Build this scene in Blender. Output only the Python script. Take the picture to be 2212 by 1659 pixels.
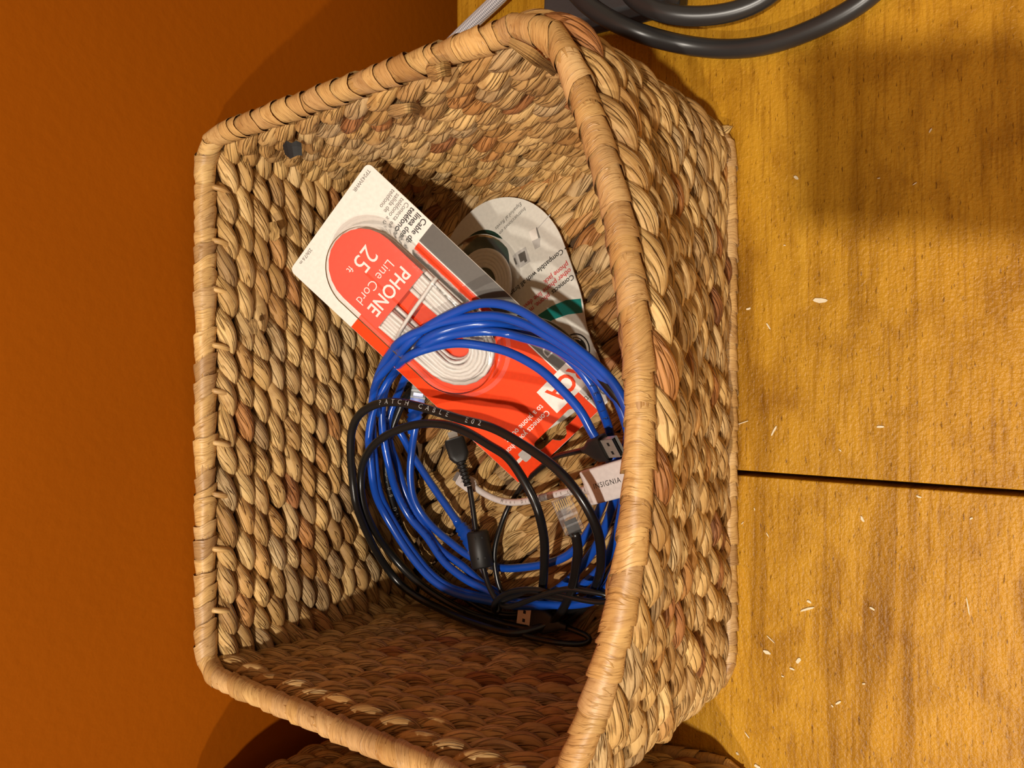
import bpy, bmesh, math, random
from mathutils import Vector, Matrix
random.seed(7)
PI = math.pi
for o in list(bpy.data.objects): bpy.data.objects.remove(o)
scene = bpy.context.scene
col = scene.collection

# ------------------------------------------------------------------ camera
FPX, PITCH = 1667.0, math.radians(52.2)
CAM = Vector((0, 0, .453))
cP, sP = math.cos(PITCH), math.sin(PITCH)
FW = Vector((0, cP, -sP)); RT = Vector((0, -sP, -cP)); UPV = Vector((1, 0, 0))
cam_d = bpy.data.cameras.new('camera'); cam_d.sensor_width = 36.0
cam_d.lens = FPX / 2212 * 36; cam_d.clip_start = .005
cam = bpy.data.objects.new('camera', cam_d); col.objects.link(cam)
m = Matrix.Identity(4)
for i in range(3):
    m[i][0] = RT[i]; m[i][1] = UPV[i]; m[i][2] = -FW[i]; m[i][3] = CAM[i]
cam.matrix_world = m
scene.camera = cam

# ------------------------------------------------------------------ light
world = bpy.data.worlds.new('world'); scene.world = world; world.use_nodes = True
bg = world.node_tree.nodes['Background']
bg.inputs[0].default_value = (1.0, .72, .44, 1); bg.inputs[1].default_value = .30
def bulb(name, loc, watts, radius, colr):
    l = bpy.data.lights.new(name, 'POINT'); l.energy = watts; l.shadow_soft_size = radius; l.color = colr
    o = bpy.data.objects.new(name, l); col.objects.link(o); o.location = loc
bulb('overhead_bulb', (-.42, -.33, 1.60), 86, .028, (1.0, .91, .79))
bulb('side_bulb', (-1.28, -.56, 1.46), 70, .030, (1.0, .90, .77))
vs = scene.view_settings
vs.view_transform = 'Standard'; vs.look = 'None'; vs.gamma = 1.0; vs.use_curve_mapping = False; vs.exposure = 0.0

# ------------------------------------------------------------------ helpers
def ray(u, v): return FW + RT * ((u - 1106) / FPX) + UPV * ((829.5 - v) / FPX)
def at(u, v, h):
    r = ray(u, v); return CAM + r * ((h - CAM.z) / r.z)

def tag(o, label=None, cat=None, group=None, kind=None):
    if label: o['label'] = label
    if cat: o['category'] = cat
    if group: o['group'] = group
    if kind: o['kind'] = kind
    return o
def empty(name, mat4, label, cat, group=None):
    o = bpy.data.objects.new(name, None); col.objects.link(o)
    o.empty_display_size = .01
    o.matrix_world = mat4 if isinstance(mat4, Matrix) else Matrix.Translation(mat4)
    return tag(o, label, cat, group)
def frame(O, X, Y, Z):
    M = Matrix.Identity(4)
    for i in range(3):
        M[i][0] = X[i]; M[i][1] = Y[i]; M[i][2] = Z[i]; M[i][3] = O[i]
    return M
def link(name, me, mat, parent=None, M=None, smooth=True, label=None):
    o = bpy.data.objects.new(name, me); col.objects.link(o)
    if mat and not me.materials: me.materials.append(mat)
    if parent: o.parent = parent
    if M is not None: o.matrix_local = M
    if smooth:
        me.shade_smooth()
    if label: o['label'] = label
    return o

class MB:
    """mesh builder with uv and a per-piece random value"""
    def __init__(s): s.v = []; s.f = []; s.uv = []; s.r = []
    def grid(s, fn, nu, nv, rnd=0., cyc=False, M=None, flip=False):
        b = len(s.v)
        for i in range(nu + 1):
            for j in range(nv if cyc else nv + 1):
                p, uv = fn(i / nu, j / nv)
                p = Vector(p)
                s.v.append(M @ p if M is not None else p); s.r.append(rnd)
        W = nv if cyc else nv + 1
        for i in range(nu):
            for j in range(nv):
                q = [b + i * W + j, b + (i + 1) * W + j, b + (i + 1) * W + (j + 1) % W, b + i * W + (j + 1) % W]
                uvs = [fn(i / nu, j / nv)[1], fn((i + 1) / nu, j / nv)[1], fn((i + 1) / nu, (j + 1) / nv)[1], fn(i / nu, (j + 1) / nv)[1]]
                if flip: q.reverse(); uvs.reverse()
                s.f.append(q); s.uv.append(uvs)
        return s
    def poly(s, pts, rnd=0.):
        b = len(s.v); s.v += [Vector(p) for p in pts]; s.r += [rnd] * len(pts)
        s.f.append(list(range(b, b + len(pts)))); s.uv.append([(p[0], p[1]) for p in pts]); return s
    def box(s, lo, hi, M=None, taper=0.0):
        x0, y0, z0 = lo; x1, y1, z1 = hi
        c = [(x0, y0, z0), (x1, y0, z0), (x1, y1, z0), (x0, y1, z0), (x0, y0, z1), (x1, y0, z1), (x1, y1, z1), (x0, y1, z1)]
        b = len(s.v)
        for p in c: s.v.append(M @ Vector(p) if M is not None else Vector(p)); s.r.append(0)
        for q in ((3, 2, 1, 0), (4, 5, 6, 7), (0, 1, 5, 4), (1, 2, 6, 5), (2, 3, 7, 6), (3, 0, 4, 7)):
            s.f.append([b + k for k in q]); s.uv.append([(c[k][0], c[k][1]) for k in q])
        return s
    def tube(s, pts, rad, n=10, caps=True):
        """pts world list; rad a float or list"""
        b = len(s.v); N = len(pts); t0 = None; nrm = None; L = 0
        Ls = [0]
        for i in range(1, N): Ls.append(Ls[-1] + (pts[i] - pts[i - 1]).length)
        for i in range(N):
            t = (pts[min(i + 1, N - 1)] - pts[max(i - 1, 0)]).normalized()
            if nrm is None:
                nrm = t.orthogonal().normalized()
            else:
                nrm = (nrm - t * nrm.dot(t)).normalized()
            bi = t.cross(nrm); r = rad[i] if isinstance(rad, (list, tuple)) else rad
            for j in range(n):
                a = 2 * PI * j / n
                s.v.append(pts[i] + (nrm * math.cos(a) + bi * math.sin(a)) * r); s.r.append(0)
        for i in range(N - 1):
            for j in range(n):
                k = (j + 1) % n
                s.f.append([b + i * n + j, b + i * n + k, b + (i + 1) * n + k, b + (i + 1) * n + j])
                s.uv.append([(Ls[i], j / n), (Ls[i], (j + 1) / n), (Ls[i + 1], (j + 1) / n), (Ls[i + 1], j / n)])
        if caps:
            s.f.append([b + j for j in reversed(range(n))]); s.uv.append([(0, 0)] * n)
            s.f.append([b + (N - 1) * n + j for j in range(n)]); s.uv.append([(0, 0)] * n)
        return s
    def mesh(s, name):
        me = bpy.data.meshes.new(name)
        me.from_pydata([tuple(p) for p in s.v], [], s.f)
        ul = me.uv_layers.new(name='UVMap')
        flat = [c for fu in s.uv for c in fu]
        ul.data.foreach_set('uv', [x for c in flat for x in c])
        at_ = me.attributes.new('rnd', 'FLOAT', 'POINT'); at_.data.foreach_set('value', s.r)
        me.update(); return me
    def build(s, name, mat, parent=None, M=None, smooth=True, label=None):
        return link(name, s.mesh(name), mat, parent, M, smooth, label)

def bevel(o, w=.0008, seg=2):
    b = o.modifiers.new('bevel', 'BEVEL'); b.width = w; b.segments = seg; b.limit_method = 'ANGLE'; b.angle_limit = math.radians(40)
    o.data.shade_smooth()
    w_ = o.modifiers.new('wn', 'WEIGHTED_NORMAL'); w_.keep_sharp = True
    return o

def catmull(P, step=.0025, closed=False):
    """resampled smooth curve through the points P"""
    out = []; n = len(P)
    for i in range(n - 1):
        p0 = P[max(i - 1, 0)]; p1 = P[i]; p2 = P[i + 1]; p3 = P[min(i + 2, n - 1)]
        k = max(2, int((p2 - p1).length / step))
        for q in range(k):
            t = q / k; t2 = t * t; t3 = t2 * t
            out.append(.5 * ((2 * p1) + (p2 - p0) * t + (2 * p0 - 5 * p1 + 4 * p2 - p3) * t2 + (3 * p1 - p0 - 3 * p2 + p3) * t3))
    out.append(P[-1].copy())
    for _ in range(6):                                    # relax
        out = [out[0]] + [(out[i - 1] + out[i] * 2 + out[i + 1]) / 4 for i in range(1, len(out) - 1)] + [out[-1]]
    return out

def flat_shape(name, outlines, mat, parent, thick=.0003, z=0., M=None, label=None):
    """a filled 2D outline with holes, extruded"""
    cu = bpy.data.curves.new(name, 'CURVE'); cu.dimensions = '2D'; cu.fill_mode = 'BOTH'; cu.extrude = thick / 2
    for pts in outlines:
        sp = cu.splines.new('POLY'); sp.points.add(len(pts) - 1); sp.use_cyclic_u = True
        for p, q in zip(sp.points, pts): p.co = (q[0], q[1], 0, 1)
    t = bpy.data.objects.new(name, cu); col.objects.link(t)
    me = bpy.data.meshes.new_from_object(t); bpy.data.objects.remove(t); bpy.data.curves.remove(cu)
    me.name = name
    me.transform(Matrix.Translation((0, 0, z + thick / 2)))
    return link(name, me, mat, parent, M, False, label)

def text_mesh(body, size, bold=0., ax='LEFT', shear=0., space=1.):
    cu = bpy.data.curves.new('text', 'FONT'); cu.body = body; cu.size = size; cu.offset = bold * size
    cu.align_x = ax; cu.shear = shear; cu.space_character = space; cu.resolution_u = 3
    t = bpy.data.objects.new('text', cu); col.objects.link(t)
    me = bpy.data.meshes.new_from_object(t); bpy.data.objects.remove(t); bpy.data.curves.remove(cu)
    return me
def text(name, body, size, mat, parent, x, y, z, rot=0., bold=0., ax='LEFT', shear=0., space=1., sx=1.):
    me = text_mesh(body, size, bold, ax, shear, space); me.name = name
    M = Matrix.Translation((x, y, z)) @ Matrix.Rotation(rot, 4, 'Z') @ Matrix.Diagonal((sx, 1, 1, 1))
    return link(name, me, mat, parent, M, False)

def rrect(x0, y0, x1, y1, r, n=5):
    out = []
    for cx, cy, a0 in ((x1 - r, y0 + r, -90), (x1 - r, y1 - r, 0), (x0 + r, y1 - r, 90), (x0 + r, y0 + r, 180)):
        for k in range(n + 1):
            a = math.radians(a0 + 90 * k / n); out.append((cx + r * math.cos(a), cy + r * math.sin(a)))
    return out

# ------------------------------------------------------------------ materials
def new_mat(name):
    mt = bpy.data.materials.new(name); mt.use_nodes = True
    nt = mt.node_tree; return mt, nt, nt.nodes['Principled BSDF']
def N(nt, t, **kw):
    n = nt.nodes.new(t)
    for k, v in kw.items():
        if k in n.inputs.keys(): n.inputs[k].default_value = v
        else: setattr(n, k, v)
    return n
def ramp(nt, stops, interp='LINEAR'):
    r = nt.nodes.new('ShaderNodeValToRGB'); r.color_ramp.interpolation = interp
    while len(r.color_ramp.elements) > 1: r.color_ramp.elements.remove(r.color_ramp.elements[-1])
    for i, (p, c) in enumerate(stops):
        e = r.color_ramp.elements[0] if i == 0 else r.color_ramp.elements.new(p)
        e.position = p; e.color = (c[0], c[1], c[2], 1)
    return r
def mixc(nt, a, b, fac, mode='MIX'):
    n = nt.nodes.new('ShaderNodeMix'); n.data_type = 'RGBA'; n.blend_type = mode
    for s, val in ((n.inputs[6], a), (n.inputs[7], b), (n.inputs[0], fac)):
        if hasattr(val, 'links'): nt.links.new(val, s)
        elif isinstance(val, (int, float)): s.default_value = val
        else: s.default_value = (*val[:3], 1)
    return n.outputs[2]
def plain(name, c, rough=.5, metal=0., spec=.5, coat=0., bump=0., bscale=400.):
    mt, nt, b = new_mat(name)
    b.inputs['Roughness'].default_value = rough; b.inputs['Metallic'].default_value = metal
    b.inputs['Specular IOR Level'].default_value = spec; b.inputs['Coat Weight'].default_value = coat
    tc = N(nt, 'ShaderNodeTexCoord'); nz = N(nt, 'ShaderNodeTexNoise', Scale=bscale, Detail=3.)
    nt.links.new(tc.outputs['Object'], nz.inputs['Vector'])
    cr = ramp(nt, [(.3, [x * .94 for x in c]), (.7, [min(1, x * 1.04) for x in c])])
    nt.links.new(nz.outputs['Fac'], cr.inputs[0]); nt.links.new(cr.outputs[0], b.inputs['Base Color'])
    if bump:
        bp = N(nt, 'ShaderNodeBump', Strength=bump, Distance=.0005)
        nt.links.new(nz.outputs['Fac'], bp.inputs['Height']); nt.links.new(bp.outputs[0], b.inputs['Normal'])
    return mt

def strand_material(name, shift=0., wrap=False):
    """dried water-hyacinth leaf: fibres along u, colour by piece"""
    mt, nt, b = new_mat(name); L = nt.links.new
    at_ = N(nt, 'ShaderNodeAttribute', attribute_name='rnd'); oi = N(nt, 'ShaderNodeObjectInfo')
    add = N(nt, 'ShaderNodeMath', operation='ADD'); L(at_.outputs['Fac'], add.inputs[0]); L(oi.outputs['Random'], add.inputs[1])
    fr = N(nt, 'ShaderNodeMath', operation='FRACT'); L(add.outputs[0], fr.inputs[0])
    if wrap:
        cr = ramp(nt, [(0, (0.610, 0.370, 0.134)), (.3, (0.683, 0.429, 0.165)), (.5, (0.549, 0.325, 0.122)), (.7, (0.647, 0.416, 0.183)), (.88, (0.512, 0.312, 0.134)), (1, (0.708, 0.468, 0.183))])
    else:
        cr = ramp(nt, [(0, (0.587, 0.359, 0.131)), (.2, (0.688, 0.459, 0.188)), (.36, (0.537, 0.339, 0.138)), (.5, (0.637, 0.399, 0.144)), (.64, (0.500, 0.352, 0.181)),
                       (.74, (0.700, 0.465, 0.200)), (.84, (0.562, 0.346, 0.125)), (.93, (0.537, 0.286, 0.094)), (.965, (0.425, 0.180, 0.056)), (1, (0.350, 0.153, 0.062))])
    L(fr.outputs[0], cr.inputs[0])
    uv = N(nt, 'ShaderNodeUVMap', uv_map='UVMap')
    mp = N(nt, 'ShaderNodeMapping'); L(uv.outputs[0], mp.inputs['Vector'])
    off = N(nt, 'ShaderNodeCombineXYZ'); mul = N(nt, 'ShaderNodeMath', operation='MULTIPLY'); mul.inputs[1].default_value = 37.
    L(fr.outputs[0], mul.inputs[0]); L(mul.outputs[0], off.inputs[0]); L(mul.outputs[0], off.inputs[1]); L(off.outputs[0], mp.inputs['Location'])
    mp.inputs['Scale'].default_value = (.9, 34 if not wrap else 22, 1)
    n1 = N(nt, 'ShaderNodeTexNoise', Scale=1., Detail=4., Roughness=.6); L(mp.outputs[0], n1.inputs['Vector'])
    mp3 = N(nt, 'ShaderNodeMapping'); mp3.inputs['Scale'].default_value = (.55, 9.5 if not wrap else 6., 1); L(uv.outputs[0], mp3.inputs['Vector']); L(off.outputs[0], mp3.inputs['Location'])
    n3 = N(nt, 'ShaderNodeTexNoise', Scale=1., Detail=1.5, Roughness=.5); L(mp3.outputs[0], n3.inputs['Vector'])
    sb = N(nt, 'ShaderNodeMath', operation='SUBTRACT'); sb.inputs[1].default_value = .5; L(n3.outputs['Fac'], sb.inputs[0])
    ab = N(nt, 'ShaderNodeMath', operation='ABSOLUTE'); L(sb.outputs[0], ab.inputs[0])
    crease = N(nt, 'ShaderNodeMapRange'); crease.inputs['From Min'].default_value = 0.; crease.inputs['From Max'].default_value = .045 if not wrap else .02; L(ab.outputs[0], crease.inputs['Value'])
    hgt = N(nt, 'ShaderNodeMath', operation='MULTIPLY_ADD'); hgt.inputs[1].default_value = .35; L(n1.outputs['Fac'], hgt.inputs[0]); L(crease.outputs[0], hgt.inputs[2])
    mp2 = N(nt, 'ShaderNodeMapping'); mp2.inputs['Scale'].default_value = (1.6, 2.2, 1); L(uv.outputs[0], mp2.inputs['Vector']); L(off.outputs[0], mp2.inputs['Location'])
    n2 = N(nt, 'ShaderNodeTexNoise', Scale=1.3, Detail=4., Roughness=.6); L(mp2.outputs[0], n2.inputs['Vector'])
    lines = ramp(nt, [(.30, (.30, .22, .15)), (.42, (.80, .75, .70)), (.52, (1, 1, 1)), (.75, (1.16, 1.14, 1.10))]); L(n1.outputs['Fac'], lines.inputs[0])
    c1 = mixc(nt, cr.outputs[0], lines.outputs[0], .6, 'MULTIPLY')
    ck = ramp(nt, [(0, (.56, .46, .35)), (.6, (.9, .88, .85)), (1, (1, 1, 1))]); L(crease.outputs[0], ck.inputs[0])
    c1 = mixc(nt, c1, ck.outputs[0], .8 if not wrap else .4, 'MULTIPLY')
    hs = N(nt, 'ShaderNodeMath', operation='MULTIPLY'); hs.inputs[1].default_value = 91.7; L(fr.outputs[0], hs.inputs[0]); hf = N(nt, 'ShaderNodeMath', operation='FRACT'); L(hs.outputs[0], hf.inputs[0])
    vr = ramp(nt, [(0, (.68, .60, .52)), (.25, (.90, .86, .80)), (.6, (1, 1, 1)), (1, (1.16, 1.18, 1.18))]); L(hf.outputs[0], vr.inputs[0])
    c1 = mixc(nt, c1, vr.outputs[0], .9 if not wrap else .8, 'MULTIPLY')
    blot = ramp(nt, [(.32, (.70, .60, .50)), (.5, (1, 1, 1)), (.72, (1.08, 1.06, 1.0))]); L(n2.outputs['Fac'], blot.inputs[0])
    c2 = mixc(nt, c1, blot.outputs[0], .7, 'MULTIPLY')
    L(c2, b.inputs['Base Color'])
    b.inputs['Roughness'].default_value = .56 if not wrap else .42
    b.inputs['Specular IOR Level'].default_value = .32 if not wrap else .45
    bp = N(nt, 'ShaderNodeBump', Strength=.9 if not wrap else .4, Distance=.0012); L(hgt.outputs[0], bp.inputs['Height']); L(bp.outputs[0], b.inputs['Normal'])
    return mt

def wood_material():
    mt, nt, b = new_mat('varnished_wood'); L = nt.links.new
    tc = N(nt, 'ShaderNodeTexCoord')
    def noise(scale, sc, det, dist=0., rough=.55):
        mp = N(nt, 'ShaderNodeMapping'); mp.inputs['Scale'].default_value = sc; L(tc.outputs['Object'], mp.inputs['Vector'])
        n = N(nt, 'ShaderNodeTexNoise', Scale=scale, Detail=det, Roughness=rough, Distortion=dist); L(mp.outputs[0], n.inputs['Vector']); return n.outputs['Fac']
    broad = noise(1., (2.4, 30, 1), 3.5, 1.2)
    fine = noise(1., (26, 420, 1), 5., .3, .65)
    blot = noise(24., (1, 1.5, 1), 6., .4, .65)
    speck = noise(1., (170, 800, 1), 2.)
    peel = noise(480., (1, 1, 1), 3.)
    c = ramp(nt, [(.28, (.27, .115, .006)), (.40, (.40, .185, .010)), (.45, (.50, .243, .015)), (.6, (.55, .275, .019)), (.75, (.60, .315, .026))]); L(broad, c.inputs[0])
    f = ramp(nt, [(.32, (.66, .58, .45)), (.5, (1, 1, 1)), (.7, (1.06, 1.06, 1.06))]); L(fine, f.inputs[0])
    bl = ramp(nt, [(.32, (.66, .58, .46)), (.52, (1, 1, 1)), (.68, (1.08, 1.08, 1.08))]); L(blot, bl.inputs[0])
    sp = ramp(nt, [(.29, (.30, .22, .15)), (.37, (1, 1, 1))]); L(speck, sp.inputs[0])
    a = mixc(nt, c.outputs[0], f.outputs[0], .8, 'MULTIPLY'); a = mixc(nt, a, bl.outputs[0], .85, 'MULTIPLY'); a = mixc(nt, a, sp.outputs[0], .8, 'MULTIPLY')
    L(a, b.inputs['Base Color'])
    b.inputs['Roughness'].default_value = .36; b.inputs['Specular IOR Level'].default_value = .30
    ad = N(nt, 'ShaderNodeMath', operation='ADD'); L(peel, ad.inputs[0]); m2 = N(nt, 'ShaderNodeMath', operation='MULTIPLY'); m2.inputs[1].default_value = .35; L(fine, m2.inputs[0]); L(m2.outputs[0], ad.inputs[1])
    bp = N(nt, 'ShaderNodeBump', Strength=.6, Distance=.0012); L(ad.outputs[0], bp.inputs['Height']); L(bp.outputs[0], b.inputs['Normal'])
    return mt

def wall_material():
    mt, nt, b = new_mat('orange_paint'); L = nt.links.new
    tc = N(nt, 'ShaderNodeTexCoord')
    n = N(nt, 'ShaderNodeTexNoise', Scale=160., Detail=4.); L(tc.outputs['Object'], n.inputs['Vector'])
    n2 = N(nt, 'ShaderNodeTexNoise', Scale=5., Detail=3.); L(tc.outputs['Object'], n2.inputs['Vector'])
    c = ramp(nt, [(.3, (.325, .076, .0007)), (.7, (.36, .086, .0009))]); L(n2.outputs['Fac'], c.inputs[0]); L(c.outputs[0], b.inputs['Base Color'])
    b.inputs['Roughness'].default_value = .7; b.inputs['Specular IOR Level'].default_value = .08
    bp = N(nt, 'ShaderNodeBump', Strength=.25, Distance=.0012); L(n.outputs['Fac'], bp.inputs['Height']); L(bp.outputs[0], b.inputs['Normal'])
    return mt

def clear_material(name, tint=(1, 1, 1), gloss=.10, haze=.04, rough=.16):
    mt = bpy.data.materials.new(name); mt.use_nodes = True; nt = mt.node_tree; nt.nodes.clear(); L = nt.links.new
    out = N(nt, 'ShaderNodeOutputMaterial'); tr = N(nt, 'ShaderNodeBsdfTransparent'); tr.inputs[0].default_value = (*tint, 1)
    gl = N(nt, 'ShaderNodeBsdfGlossy'); gl.inputs['Roughness'].default_value = rough; df = N(nt, 'ShaderNodeBsdfDiffuse'); df.inputs[0].default_value = (.9, .9, .9, 1)
    fr = N(nt, 'ShaderNodeFresnel'); fr.inputs[0].default_value = 1.28
    ad = N(nt, 'ShaderNodeMath', operation='ADD'); ad.inputs[1].default_value = gloss; L(fr.outputs[0], ad.inputs[0]); ad.use_clamp = True
    tcn = N(nt, 'ShaderNodeTexCoord'); nz = N(nt, 'ShaderNodeTexNoise', Scale=130., Detail=2.); L(tcn.outputs['Object'], nz.inputs['Vector'])
    bp = N(nt, 'ShaderNodeBump', Strength=.35, Distance=.001); L(nz.outputs['Fac'], bp.inputs['Height']); L(bp.outputs[0], gl.inputs['Normal'])
    m1 = N(nt, 'ShaderNodeMixShader'); m1.inputs[0].default_value = haze; L(tr.outputs[0], m1.inputs[1]); L(df.outputs[0], m1.inputs[2])
    m2 = N(nt, 'ShaderNodeMixShader'); L(ad.outputs[0], m2.inputs[0]); L(m1.outputs[0], m2.inputs[1]); L(gl.outputs[0], m2.inputs[2]); L(m2.outputs[0], out.inputs[0])
    return mt

MAT = dict(
    strand=strand_material('hyacinth_strand'), wrap=strand_material('hyacinth_wrap', wrap=True),
    core=plain('gap_shade_brown', (.10, .052, .02), .8, bump=.5, bscale=300.),  # dark brown that paints shade into the gaps between strands
    wood=wood_material(), wall=wall_material(),
    red=plain('red_print', (.95, .058, .004), .45, spec=.2), insert=plain('insert_print', (.92, .075, .035), .4, spec=.3), white=plain('white_card', (.84, .79, .72), .42),
    cream=plain('cream_card', (.72, .70, .63), .4), dgrey=plain('dark_grey_print', (.105, .095, .082), .4), lgrey=plain('light_grey_print', (.50, .48, .45), .4),
    ink=plain('ink', (.02, .018, .016), .5), inkgrey=plain('grey_ink', (.22, .21, .19), .5), redink=plain('red_ink', (.62, .05, .05), .5), whiteink=plain('white_ink', (.86, .82, .78), .5),
    teal=plain('teal_print', (.002, .19, .165), .4), green=plain('dark_green_print', (.006, .035, .022), .4),
    cord=plain('white_cord', (.74, .71, .66), .35), blue=plain('blue_jacket', (.008, .075, .46), .22, spec=.55, coat=.2, bscale=60.),
    black=plain('black_jacket', (.010, .0095, .009), .27, bscale=60.), rubber=plain('black_rubber', (.014, .013, .012), .5), thick=plain('thick_black_jacket', (.030, .029, .029), .33, bscale=60.),
    metal=plain('connector_metal', (.62, .57, .50), .38, metal=.65), gold=plain('gold_contact', (.75, .50, .18), .3, metal=1.), hole=plain('dark_opening', (.006, .006, .006), .7),
    adapter=plain('white_plastic', (.80, .74, .71), .35), greyband=plain('grey_sleeve', (.22, .19, .17), .5),
    clear=clear_material('clear_plastic', gloss=.01, haze=.06, rough=.34), blister=clear_material('blister_plastic', gloss=.012, haze=.035),
    device=plain('grey_device', (.055, .055, .057), .42), devdark=plain('dark_device_side', (.012, .012, .013), .4),
    chip=plain('pale_splinter', (.80, .68, .48), .6), print_white=plain('grey_white_print', (.40, .39, .37), .5), print_dark=plain('dark_print', (.002, .012, .09), .5),
)
def braid_material():
    mt, nt, b = new_mat('braided_sleeve'); L = nt.links.new
    uv = N(nt, 'ShaderNodeUVMap', uv_map='UVMap'); mp = N(nt, 'ShaderNodeMapping'); mp.inputs['Scale'].default_value = (650, 14, 1); mp.inputs['Rotation'].default_value = (0, 0, 0)
    L(uv.outputs[0], mp.inputs['Vector'])
    sx = N(nt, 'ShaderNodeSeparateXYZ'); L(mp.outputs[0], sx.inputs[0])
    def sinw(op):
        a = N(nt, 'ShaderNodeMath', operation=op); L(sx.outputs[0], a.inputs[0]); L(sx.outputs[1], a.inputs[1])
        s = N(nt, 'ShaderNodeMath', operation='SINE'); mu = N(nt, 'ShaderNodeMath', operation='MULTIPLY'); mu.inputs[1].default_value = PI; L(a.outputs[0], mu.inputs[0]); L(mu.outputs[0], s.inputs[0]); return s
    p = N(nt, 'ShaderNodeMath', operation='MULTIPLY'); L(sinw('ADD').outputs[0], p.inputs[0]); L(sinw('SUBTRACT').outputs[0], p.inputs[1])
    c = ramp(nt, [(.35, (.36, .37, .42)), (.6, (.80, .80, .84))]); h = N(nt, 'ShaderNodeMath', operation='MULTIPLY_ADD'); h.inputs[1].default_value = .5; h.inputs[2].default_value = .5
    L(p.outputs[0], h.inputs[0]); L(h.outputs[0], c.inputs[0]); L(c.outputs[0], b.inputs['Base Color']); b.inputs['Roughness'].default_value = .55
    bp = N(nt, 'ShaderNodeBump', Strength=.6, Distance=.0006); L(h.outputs[0], bp.inputs['Height']); L(bp.outputs[0], b.inputs['Normal'])
    return mt
MAT['braid'] = braid_material()

# ------------------------------------------------------------------ room: wall, floor, table
WALL_Y = .470
o = MB().box((-2.2, WALL_Y, -.75), (2.2, WALL_Y + .08, 1.9)).build('wall_back', MAT['wall'], smooth=False)
tag(o, 'burnt orange painted wall behind the baskets', kind='structure')
o = MB().box((-2.2, -2.4, -.79), (2.2, WALL_Y + .08, -.75)).build('floor', MAT['core'], smooth=False)
tag(o, 'dark floor below the table', kind='structure')

TABLE_BACK = .4065
t = empty('table', (0, -.12, -.75), 'golden brown varnished wooden table with a dark joint between its boards', 'table')
Tl = Matrix.Translation((0, .12, .75))
for x0, x1 in ((-.0522, .95), (-.95, -.0552)):
    o = MB().box((x0, -.62, -.032), (x1, TABLE_BACK, 0)).build('board', MAT['wood'], t, Tl, smooth=False); bevel(o, .0009, 2)
for sx in (-.85, .85):
    for y in (-.55, .33):
        o = MB().box((sx - .035, y - .035, -.75), (sx + .035, y + .035, -.0325)).build('leg', MAT['wood'], t, Tl, smooth=False); bevel(o, .003)
o = MB().box((-.82, .34, -.11), (.82, .36, -.0325)).build('apron', MAT['wood'], t, Tl, smooth=False)
o = MB().box((-.82, -.58, -.11), (.82, -.56, -.0325)).build('apron', MAT['wood'], t, Tl, smooth=False)

# ------------------------------------------------------------------ baskets
def lobe_fn(L, W, T, ph, tw, amp, seed):
    rr = random.Random(seed); ks = [(rr.choice((4, 6, 9)), rr.uniform(0, 6.28), rr.uniform(.5, 1.)) for _ in range(3)]
    skew = rr.uniform(-.25, .25)
    def fn(a, b):
        s = a * 2 - 1; phi = b * 2 * PI
        prof = max(0., 1 - abs(s) ** 1.9) ** .72
        prof = prof * (1 + skew * s * .5)
        g = 1 + sum(amp * w * math.sin(k * phi + p + tw * s) for k, p, w in ks) * (1 - .4 * abs(s))
        y = W / 2 * prof * math.cos(phi) * g; z = T * prof * math.sin(phi) * g
        x = s * L / 2
        z += T * .22 - .0030 * s * s - .0014 * s
        y += W * .22 * math.sin(s * PI * .5)
        return (x, y, z), (a * 2.0, b + .15 * tw * a)
    return fn
LV = []
NV = 10
for k in range(NV):
    rr = random.Random(100 + k)
    LV.append(lobe_fn(.0345 * rr.uniform(.92, 1.10), .0112 * rr.uniform(.93, 1.07), .0060, 0, rr.uniform(.9, 2.0), rr.uniform(.03, .055), k))
_lobe_mesh = {}
def lobe_mesh(k):
    if k not in _lobe_mesh:
        mb = MB(); mb.grid(LV[k], 14, 18, rnd=k / NV, cyc=True)
        me = mb.mesh('strand'); me.materials.append(MAT['strand']); me.shade_smooth(); _lobe_mesh[k] = me
    return _lobe_mesh[k]

def perimeter(a, b, r):
    """rounded rectangle, starting at the front-left corner end, as dense samples (x, y, nx, ny)"""
    pts = []
    def seg(x0, y0, x1, y1, nx, ny):
        n = max(2, int(math.hypot(x1 - x0, y1 - y0) / .002))
        for i in range(n): pts.append((x0 + (x1 - x0) * i / n, y0 + (y1 - y0) * i / n, nx, ny))
    def arc(cx, cy, a0):
        n = max(3, int(r * PI / 2 / .002))
        for i in range(n):
            g = math.radians(a0 + 90 * i / n); pts.append((cx + r * math.cos(g), cy + r * math.sin(g), math.cos(g), math.sin(g)))
    seg(-a + r, -b, a - r, -b, 0, -1); arc(a - r, -b + r, -90)
    seg(a, -b + r, a, b - r, 1, 0); arc(a - r, b - r, 0)
    seg(a - r, b, -a + r, b, 0, 1); arc(-a + r, b - r, 90)
    seg(-a, b - r, -a, -b + r, -1, 0); arc(-a + r, -b + r, 180)
    L = [0]
    for i in range(1, len(pts) + 1):
        p, q = pts[i - 1], pts[i % len(pts)]; L.append(L[-1] + math.hypot(q[0] - p[0], q[1] - p[1]))
    return pts, L
def sample(per, s):
    pts, L = per; s = s % L[-1]
    import bisect
    i = min(bisect.bisect_right(L, s) - 1, len(pts) - 1); f = (s - L[i]) / max(1e-9, L[i + 1] - L[i])
    p, q = pts[i], pts[(i + 1) % len(pts)]
    return [p[k] + (q[k] - p[k]) * f for k in range(4)]

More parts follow.
